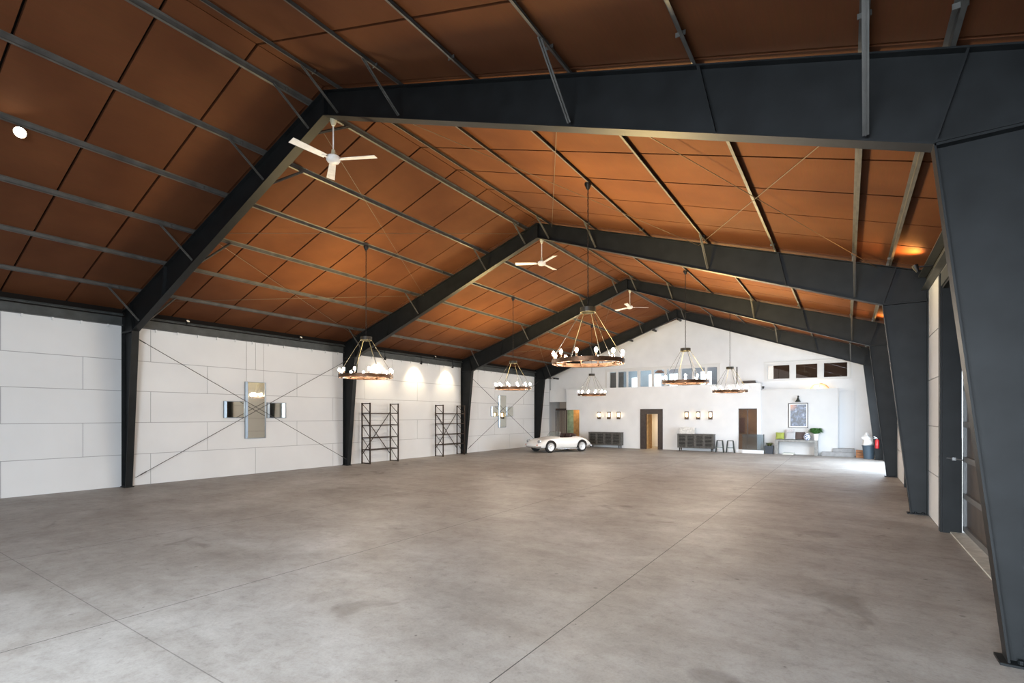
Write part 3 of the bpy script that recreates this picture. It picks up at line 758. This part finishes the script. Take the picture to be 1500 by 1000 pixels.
for i, (dx, dz, cc, lb) in enumerate(((0, 0, (.10, .13, .12), 'wide dark grey-green book lying lowest under the console table'), (.05, .045, (.30, .40, .34), 'pale green book lying on top of the dark one under the console table'))):
    t = thing('book', lb, 'book', (-2.52+dx, 29.25, dz), 0, 'books under the console table')
    MB().box(-.26, .26, -.16, .16, 0, .004).add([], []).box(-.26, .26, -.16, .16, .040, .044).box(-.26, -.255, -.16, .16, .004, .040).build('cover', mat('cover%s' % i, cc, .5), t)
    MB().box(-.254, .252, -.152, .152, .004, .040).build('pages', mat('paper', (.7, .68, .62), .8), t)

# picture and its lamp
def art_mat():
    m = bpy.data.materials.new('abstract_print'); m.use_nodes = True; nt = m.node_tree; b = nt.nodes['Principled BSDF']; L = nt.links.new
    tc = nt.nodes.new('ShaderNodeTexCoord'); n = nt.nodes.new('ShaderNodeTexNoise'); n.inputs['Scale'].default_value = 7; n.inputs['Detail'].default_value = 9; n.inputs['Roughness'].default_value = .7; n.inputs['Distortion'].default_value = .5
    r = nt.nodes.new('ShaderNodeValToRGB'); e = r.color_ramp.elements; e[0].position = .44; e[0].color = (.006, .010, .022, 1); e[1].position = .70; e[1].color = (.50, .55, .66, 1); q = e.new(.57); q.color = (.07, .10, .18, 1)
    n2 = nt.nodes.new('ShaderNodeTexGradient'); n2.gradient_type = 'SPHERICAL'; mp = nt.nodes.new('ShaderNodeMapping'); mp.inputs['Location'].default_value = (1.1, 0, -1.7); mp.inputs['Scale'].default_value = (3.4, 3.4, 3.4)
    mx = nt.nodes.new('ShaderNodeMix'); mx.data_type = 'RGBA'
    L(tc.outputs['Object'], n.inputs['Vector']); L(n.outputs['Fac'], r.inputs[0]); L(tc.outputs['Object'], mp.inputs[0]); L(mp.outputs[0], n2.inputs[0])
    L(n2.outputs['Fac'], mx.inputs[0]); L(r.outputs[0], mx.inputs[6]); mx.inputs[7].default_value = (.45, .18, .09, 1); L(mx.outputs[2], b.inputs['Base Color']); b.inputs['Roughness'].default_value = .3
    return m
t = thing('framed_picture', 'large blue, black and white abstract picture in a thin black frame', 'picture', (-2.09, 29.62, 2.01))
w, h = .44, .64; mb = MB(); y0, y1 = -.035, 0
mb.box(-w, -w+.03, y0, y1, -h, h); mb.box(w-.03, w, y0, y1, -h, h); mb.box(-w+.03, w-.03, y0, y1, -h, -h+.03); mb.box(-w+.03, w-.03, y0, y1, h-.03, h)
mb.build('picture_frame', M_chain, t)
MB().box(-w+.03, w-.03, -.012, -.004, -h+.03, h-.03).build('mount', mat('white_mount', (.82, .82, .82), .7), t)
MB().box(-w+.08, w-.08, -.016, -.012, -h+.08, h-.08).build('print', art_mat(), t)
t = thing('picture_lamp', 'dark bell-shaped wall lamp above the framed picture', 'wall lamp', (-2.09, 29.62, 2.70))
MB().lathe([(.03, .24), (.04, .20), (.07, .12), (.14, .0), (.13, .0), (.06, .11), (0, .14)], (0, -.20, 0), 20).build('lamp_shade', M_stool, t)
MB().tube([(0, 0, .28), (0, -.08, .34), (0, -.17, .32), (0, -.20, .24)], .01, 6).build('arm', M_chain, t)
MB().lathe([(.045, 0), (.045, -.02), (0, -.02)], (0, 0, .28), 12, 'y').build('wall_plate', M_chain, t)

# half-round lamp on the gable wall above the partition
t = thing('half_round_lamp', 'glowing gold half-round lamp peeping over the white partition', 'wall lamp', (-1.17, YG, 3.17))
mb = MB(); R = .46
mb.tube([(R*math.cos(PI*k/20), -.13, R*math.sin(PI*k/20)) for k in range(21)], .018, 6)
mb.tube([(0, -.14, 0), (0, -.14, R+.03)], .008, 5)
mb.build('hoop', mat('brass', (.75, .45, .12), .3, 1), t)
MB().prism([(R*.9*math.cos(PI*k/20), R*.9*math.sin(PI*k/20)) for k in range(21)], -.05, -.02).build('reflector', mat('opal_plate', (.75, .62, .42), .5), t)
MB().lathe([(0, .0), (.10, .04), (.14, .14), (.11, .22), (0, .25)], (0, -.16, 0), 16).build('lamp_glass', mat('half_round_glow', (1, .9, .7), .4, emit=(1, .74, .38), estr=14), t)
spot('half_round_glow', (-1.17, YG-.2, 3.62), (-1, .3, -.1), 10, (1, .75, .35), 2.8, 1)
# small camera at the corner of the block
t = thing('security_camera', 'tiny dark device on the top corner right of the lower wall', 'camera', (-3.72, 29.60, 3.44))
MB().lathe([(.05, .10), (.05, .04), (.035, .0), (0, -.01)], n=12).build('dome', M_chain, t); MB().box(-.06, .06, -.02, .03, .09, .13).build('mount', M_chain, t)

tag(MB().box(-.05, .05, -.05, .05, 0, .03).box(-.025, .025, -.025, .025, .03, .95).build('floor_stand', M_chain, loc=(-5.05, 29.82, 3.74)), 'thin black stand on the ledge above the glass doorway', 'stand')
tag(MB().box(-.34, .34, -.12, .12, 0, .10).box(-.31, .31, -.10, .10, .10, .16).build('dark_case', M_brown, loc=(-4.45, 29.90, 3.74)), 'low dark case lying on the ledge right of the thin black stand', 'case')
# bin, sack, crate, extinguisher
t = thing('rubbish_bin', 'blue-grey tapered rubbish bin beside the far right steel column', 'bin', (.84, 28.44, 0))
MB().lathe([(.20, 0), (.255, .58), (.275, .58), (.275, .62), (.24, .62), (.19, .03), (0, .03)], n=28).build('body', mat('slate_bin', (.055, .085, .115), .6), t)
MB().lathe([(0, .56), (.22, .56), (.22, .60), (.0, .61)], n=24).build('liner', mat('bin_liner', (.03, .04, .05), .5), t)
mb = MB(); vs = []; prof = [(.0, 0), (.22, .0), (.25, .05), (.255, .13), (.24, .21), (.20, .26), (.22, .30), (.235, .35), (.20, .40), (.13, .43), (.085, .47), (.075, .52), (.04, .56), (0, .57)]
mb.lathe(prof, n=20)
wob = lambda x, y, z: 1+.10*math.sin(5*math.atan2(y, x)+z*9)+.12*math.sin(2*math.atan2(y, x)-z*14)
mb.v = [(x*wob(x, y, z)+.05*math.sin(z*8), y*wob(x, y, z), z+(.03*math.sin(3*math.atan2(y, x)) if z > .1 else 0)) for x, y, z in mb.v]
o = mb.build('white_sack', mat('white_cloth', (.75, .74, .72), .8, bump=.5, bscale=12), loc=(.80, 28.44, .625)); tag(o, 'crumpled white bundle heaped on top of the blue-grey bin', 'sack')
t = thing('wooden_crate', 'small orange-brown wooden crate between the steps and the bin', 'crate', (.50, 28.98, 0))
mb = MB()
for z in (.02, .14, .26):
    mb.box(-.15, .15, -.15, -.135, z, z+.095); mb.box(-.15, .15, .135, .15, z, z+.095); mb.box(-.15, -.135, -.135, .135, z, z+.095); mb.box(.135, .15, -.135, .135, z, z+.095)
mb.box(-.135, .135, -.135, .135, 0, .02); mb.build('slats', mat('orange_wood', (.34, .14, .05), .6, 0, .4, .3, 9), t)
mb = MB()
for sx in (-1, 1):
    for sy in (-1, 1): mb.box(sx*.125-.012, sx*.125+.012, sy*.125-.012, sy*.125+.012, .0, .36)
mb.build('corner_post', MATS['orange_wood'], t)
t = thing('fire_extinguisher', 'red fire extinguisher hung on the far right steel column', 'fire extinguisher', (1.12, 27.785, .52))
M_red = mat('red_enamel', (.50, .015, .02), .3, coat=.5)
MB().lathe([(0, 0), (.075, .01), (.08, .04), (.08, .33), (.06, .39), (.025, .42), (0, .42)], n=20).build('cylinder', M_red, t)
mb = MB(); mb.lathe([(.025, .41), (.03, .47), (.0, .48)], n=10); mb.beam((0, 0, .48), (-.13, 0, .53), .025, .015); mb.beam((0, 0, .46), (-.12, 0, .45), .02, .012); mb.build('valve_handle', mat('chrome', (.7, .7, .7), .2, 1), t)
MB().tube([(.02, -.02, .46), (.10, -.03, .42), (.115, -.03, .25), (.10, -.02, .10)], .012, 6).build('hose', M_chain, t)
MB().box(-.04, .04, .075, .11, .10, .40).build('bracket', M_trim, t)

# iron gate in the passage, far left
t = thing('iron_gate', 'dark barred iron gate in the passage behind the white car', 'gate', (-16.22, 30.2, 0))
mb = MB(); mb.box(-.42, -.37, -.02, .02, .02, 2.48); mb.box(.37, .42, -.02, .02, .02, 2.48); mb.box(-.37, .37, -.02, .02, 2.36, 2.48); mb.box(-.37, .37, -.02, .02, .02, .08); mb.build('gate_frame', M_brown, t)
for k in range(6):
    x = -.37+.74*(k+1)/7; mb = MB(); mb.box(x-.012, x+.012, -.012, .012, .08, 2.36); mb.build('bar', M_brown, t)

# ------------------------------------------------------------------ right hand doors (second and third bay)
M_door = mat('door_steel', (.085, .070, .062), .5, .1, .4, .35, 3)
M_railm = mat('door_rail', (.15, .15, .15), .45, .3)
def bay_door(n, y0, y1):
    xo = XR+.30
    mb = MB(); mb.cur = 0
    mb.box(XR-.0, XR+.25, y1-.02, y1+.0, 0, 4.2); mb.box(XR, XR+.25, y0, y0+.02, 0, 4.2); mb.box(XR, XR+.27, y0, y1, 4.18, 4.22)
    mb.box(XR-.03, XR+.03, y1+.0, y1+.10, 0, 4.45); mb.box(XR-.03, XR+.03, y0-.10, y0, 0, 4.45)
    mb.cur = 1; mb.box(XR-.02, XR+.02, y0-.1, y1+.1, 4.22, 4.45); mb.box(XR-.035, XR+.0, y1+.12, y1+.15, 0, 4.45)
    d = struct(mb.build('door_%d' % n, [M_steel, M_trim]))
    ym = y0+(y1-y0)*.28
    for a, b in ((y0-.1, ym-.01), (ym+.01, y1+.10)):
        mb = MB(); mb.box(xo+.02, xo+.05, a, b, .05, 4.3)
        lf = mb.build('door_leaf', M_door, d)
        m2 = MB()
        for z in (.08, .64, 1.26, 1.85, 2.46, 3.05, 3.65, 4.25): m2.box(xo-.02, xo+.02, a, b, z-.045, z+.045)
        m2.box(xo-.02, xo+.02, a, a+.07, .05, 4.3); m2.box(xo-.02, xo+.02, b-.07, b, .05, 4.3)
        m2.build('rail', M_railm, lf)
    for yy in (ym-.07, ym+.07):
        mb = MB(); mb.tube([(xo-.05, yy, .02), (xo-.05, yy, .62)], .012, 6); mb.box(xo-.07, xo-.02, yy-.02, yy+.02, .45, .50); mb.box(xo-.07, xo-.02, yy-.02, yy+.02, .12, .16)
        mb.build('cane_bolt', mat('zinc', (.22, .22, .22), .4, .7), d)
    MB().tube([(xo-.03, ym+.25, 1.05), (xo-.08, ym+.25, 1.05), (xo-.08, ym+.25, 1.25), (xo-.03, ym+.25, 1.25)], .009, 6).build('door_handle', M_chain, d)
    mb = MB(); mb.box(XR+.10, xo+.10, y0, y1, -.0, .022); mb.build('threshold', mat('pale_sill', (.55, .55, .50), .7, 0, .4, .2, 8), d)
    MB().tube([(XR+.05, y1-.04, 1.28), (XR+.26, y1-.06, 1.25)], .012, 6).box(XR+.12, XR+.17, y1-.06, y1-.02, 1.24, 1.29).build('latch', MATS['zinc'], d)
bay_door(3, 7.35, 11.25); bay_door(4, 14.7, 17.65)
# door 5 in the fourth bay stands open: only its frame
mb = MB(); y0, y1 = 21.4, 27.2
mb.box(XR, XR+.25, y1-.02, y1, 0, 4.2); mb.box(XR, XR+.25, y0, y0+.02, 0, 4.2); mb.box(XR, XR+.27, y0, y1, 4.18, 4.22); mb.box(XR-.03, XR+.03, y1, y1+.1, 0, 4.45); mb.box(XR-.03, XR+.03, y0-.1, y0, 0, 4.45)
struct(mb.build('door_5', M_steel))
# slim steel doorpost box near the first column
tag(MB().box(-.05, .05, -.035, .035, 0, .012).box(-.035, .035, -.03, .03, .012, .85).build('guard_post', M_trim, loc=(XR-.10, 6.60, 0)), 'short dark steel post at the floor just beyond the nearest right column', 'post')

# ------------------------------------------------------------------ the white roadster
def car():
    h = Vector((-.44, -.90, 0)).normalized()
    rz = math.atan2(-h.x, h.y)
    ax = Vector((-13.89, 23.76, 0)); c = ax - h*1.05
    t = thing('roadster', 'small white vintage open-top roadster parked by the left wall', 'car', (c.x, c.y, 0), rz)
    M_paint = mat('ivory_paint', (.88, .88, .86), .25, 0, .5, coat=.6)
    M_tyre = mat('tyre_rubber', (.02, .02, .02), .8); M_chrome = mat('chrome', (.7, .7, .7), .2, 1)
    M_trimr = mat('dark_leather', (.05, .025, .02), .6)
    # stations: y, half width, bottom z, belt z, top z
    st = [(1.88, .18, .34, .42, .46), (1.84, .50, .28, .44, .52), (1.74, .68, .24, .50, .60), (1.55, .77, .22, .60, .68), (1.25, .82, .20, .72, .74),
          (1.0, .83, .19, .74, .78), (.7, .82, .18, .76, .84), (.42, .81, .18, .78, .87), (.30, .80, .18, .78, .86), (0, .80, .18, .78, .84), (-.35, .80, .18, .78, .84), (-.62, .80, .18, .79, .86),
          (-.8, .81, .19, .79, .89), (-1.05, .83, .20, .78, .86), (-1.35, .81, .22, .70, .78), (-1.65, .73, .26, .56, .64), (-1.88, .55, .30, .44, .50), (-1.98, .24, .34, .40, .42)]
    prof = []
    def sec(w, zb, zs, zt):
        pts = [(0, zb), (w*.75, zb), (w*.95, zb+.06), (w, zb+(zs-zb)*.45), (w*.98, zb+(zs-zb)*.75), (w*.88, zs), (w*.70, zs+(zt-zs)*.55), (w*.40, zt-.01), (0, zt)]
        return pts
    vs = []; fs = []; m = 0
    for (y, w, zb, zs, zt) in st:
        p = sec(w, zb, zs, zt); ring = p + [(-x, z) for x, z in p[-2:0:-1]]; m = len(ring)
        vs += [(x, y, z) for x, z in ring]
    for i in range(len(st)-1):
        for k in range(m): fs.append((i*m+k, i*m+(k+1) % m, (i+1)*m+(k+1) % m, (i+1)*m+k))
    fs.append(tuple(range(m))); fs.append(tuple((len(st)-1)*m+k for k in range(m))[::-1])
    body = MB().add(vs, fs, True).build('body', [M_paint, M_trimr], t)
    sub = body.modifiers.new('sub', 'SUBSURF'); sub.levels = 2; sub.render_levels = 2
    cutters = []
    def cutter(mb):
        o = mb.build('cut', M_trimr); o.parent = t; cutters.append(o)
        b = body.modifiers.new('b', 'BOOLEAN'); b.operation = 'DIFFERENCE'; b.object = o; b.solver = 'EXACT'
    for y in (1.05, -1.05):
        for s in (-1, 1):
            cutter(MB().lathe([(.345, s*.58-.25), (.345, s*.58+.35 if s > 0 else s*.58+.25)] if s > 0 else [(.345, -.95), (.345, -.40)], (0, y, .33), 28, 'x'))
    cutter(MB().prism([(-.60, -.55), (.60, -.55), (.62, .30), (-.62, .30)], .45, 1.2, 'z'))
    bpy.context.view_layer.update(); dg = bpy.context.evaluated_depsgraph_get()
    ev = body.evaluated_get(dg); me = bpy.data.meshes.new_from_object(ev); body.modifiers.clear(); body.data = me
    for o in cutters: bpy.data.objects.remove(o)
    for y in (1.05, -1.05):
        for s in (-1, 1):
            o = MB().lathe([(.20, -.07), (.29, -.075), (.315, -.05), (.315, .05), (.29, .075), (.20, .07)], n=28, axis='x').build('wheel', M_tyre, t); o.location = (s*.70, y, .315)
            MB().lathe([(0, s*.085), (.05, s*.095), (.08, s*.07), (.13, s*.085), (.18, s*.08), (.215, s*.10), (.22, s*.05), (.205, -s*.02), (0, -s*.02)], n=24, axis='x').build('hub_cap', mat('satin_chrome', (.72, .72, .72), .35, .6), o)
    for s in (-1, 1):
        o = MB().lathe([(0, .05), (.05, .045), (.085, .02), (.09, 0), (.09, -.12), (0, -.12)], n=20, axis='y').build('headlight', mat('lens_glass', (.45, .48, .50), .1, .3), t); o.location = (s*.55, 1.68, .60)
        o = MB().lathe([(0, .03), (.03, .02), (.035, -.06), (0, -.06)], n=12, axis='y').build('indicator', mat('amber_lens', (.5, .12, .03), .3), t); o.location = (s*.56, 1.80, .42)
        for sy, nm in ((1, 'front'), (-1, 'rear')): pass
    for y0 in (1.86, -1.97):
        s = 1 if y0 > 0 else -1
        pts = [(-.72, y0-s*.22, .33), (-.5, y0-s*.04, .33), (0, y0+s*.05, .33), (.5, y0-s*.04, .33), (.72, y0-s*.22, .33)]
        MB().tube(pts, .035, 8).build('bumper', M_chrome, t)
    # windscreen
    fr = [(-.60, .38, .84), (-.50, .22, 1.10), (.50, .22, 1.10), (.60, .38, .84)]
    ws = MB().tube(fr, .012, 6).build('windscreen_frame', M_chrome, t)
    MB().add([(-.59, .38, .85), (.59, .38, .85), (.49, .225, 1.09), (-.49, .225, 1.09)], [(0, 1, 2, 3)]).build('windscreen', glass_mat('screen_glass', (.75, .82, .78), .15), ws)
    for s in (-1, 1):
        mb = MB(); mb.box(s*.28-.20, s*.28+.20, -.35, .05, .46, .60); mb.build('seat', M_trimr, t, .03)
        mb = MB(); mb.beam((s*.28, -.36, .56), (s*.28, -.50, 1.0), .40, .09, up=(0, 1, 0)); mb.build('seat_back', M_trimr, t, .03)
    ho = MB().lathe([(0, .10), (.35, .09), (.56, .04), (.60, -.02), (.5, -.06), (0, -.06)], n=24); ho.v = [(x*1.05, y*.38, z*1.0) for x, y, z in ho.v]
    o = ho.build('folded_hood', M_trimr, t); o.location = (0, -.72, .92)
    o = MB().tube([(.17*math.cos(2*PI*k/16), .17*math.sin(2*PI*k/16)*.35, .17*math.sin(2*PI*k/16)) for k in range(16)], .012, 5, closed=True).build('steering_wheel', M_trimr, t); o.location = (-.30, .12, .88)
    MB().box(-.815, -.80, -.75, .6, .19, .215).build('sill_strip', M_chrome, t)
    MB().box(.80, .815, -.75, .6, .19, .215).build('sill_strip', M_chrome, t)
    return t
car()
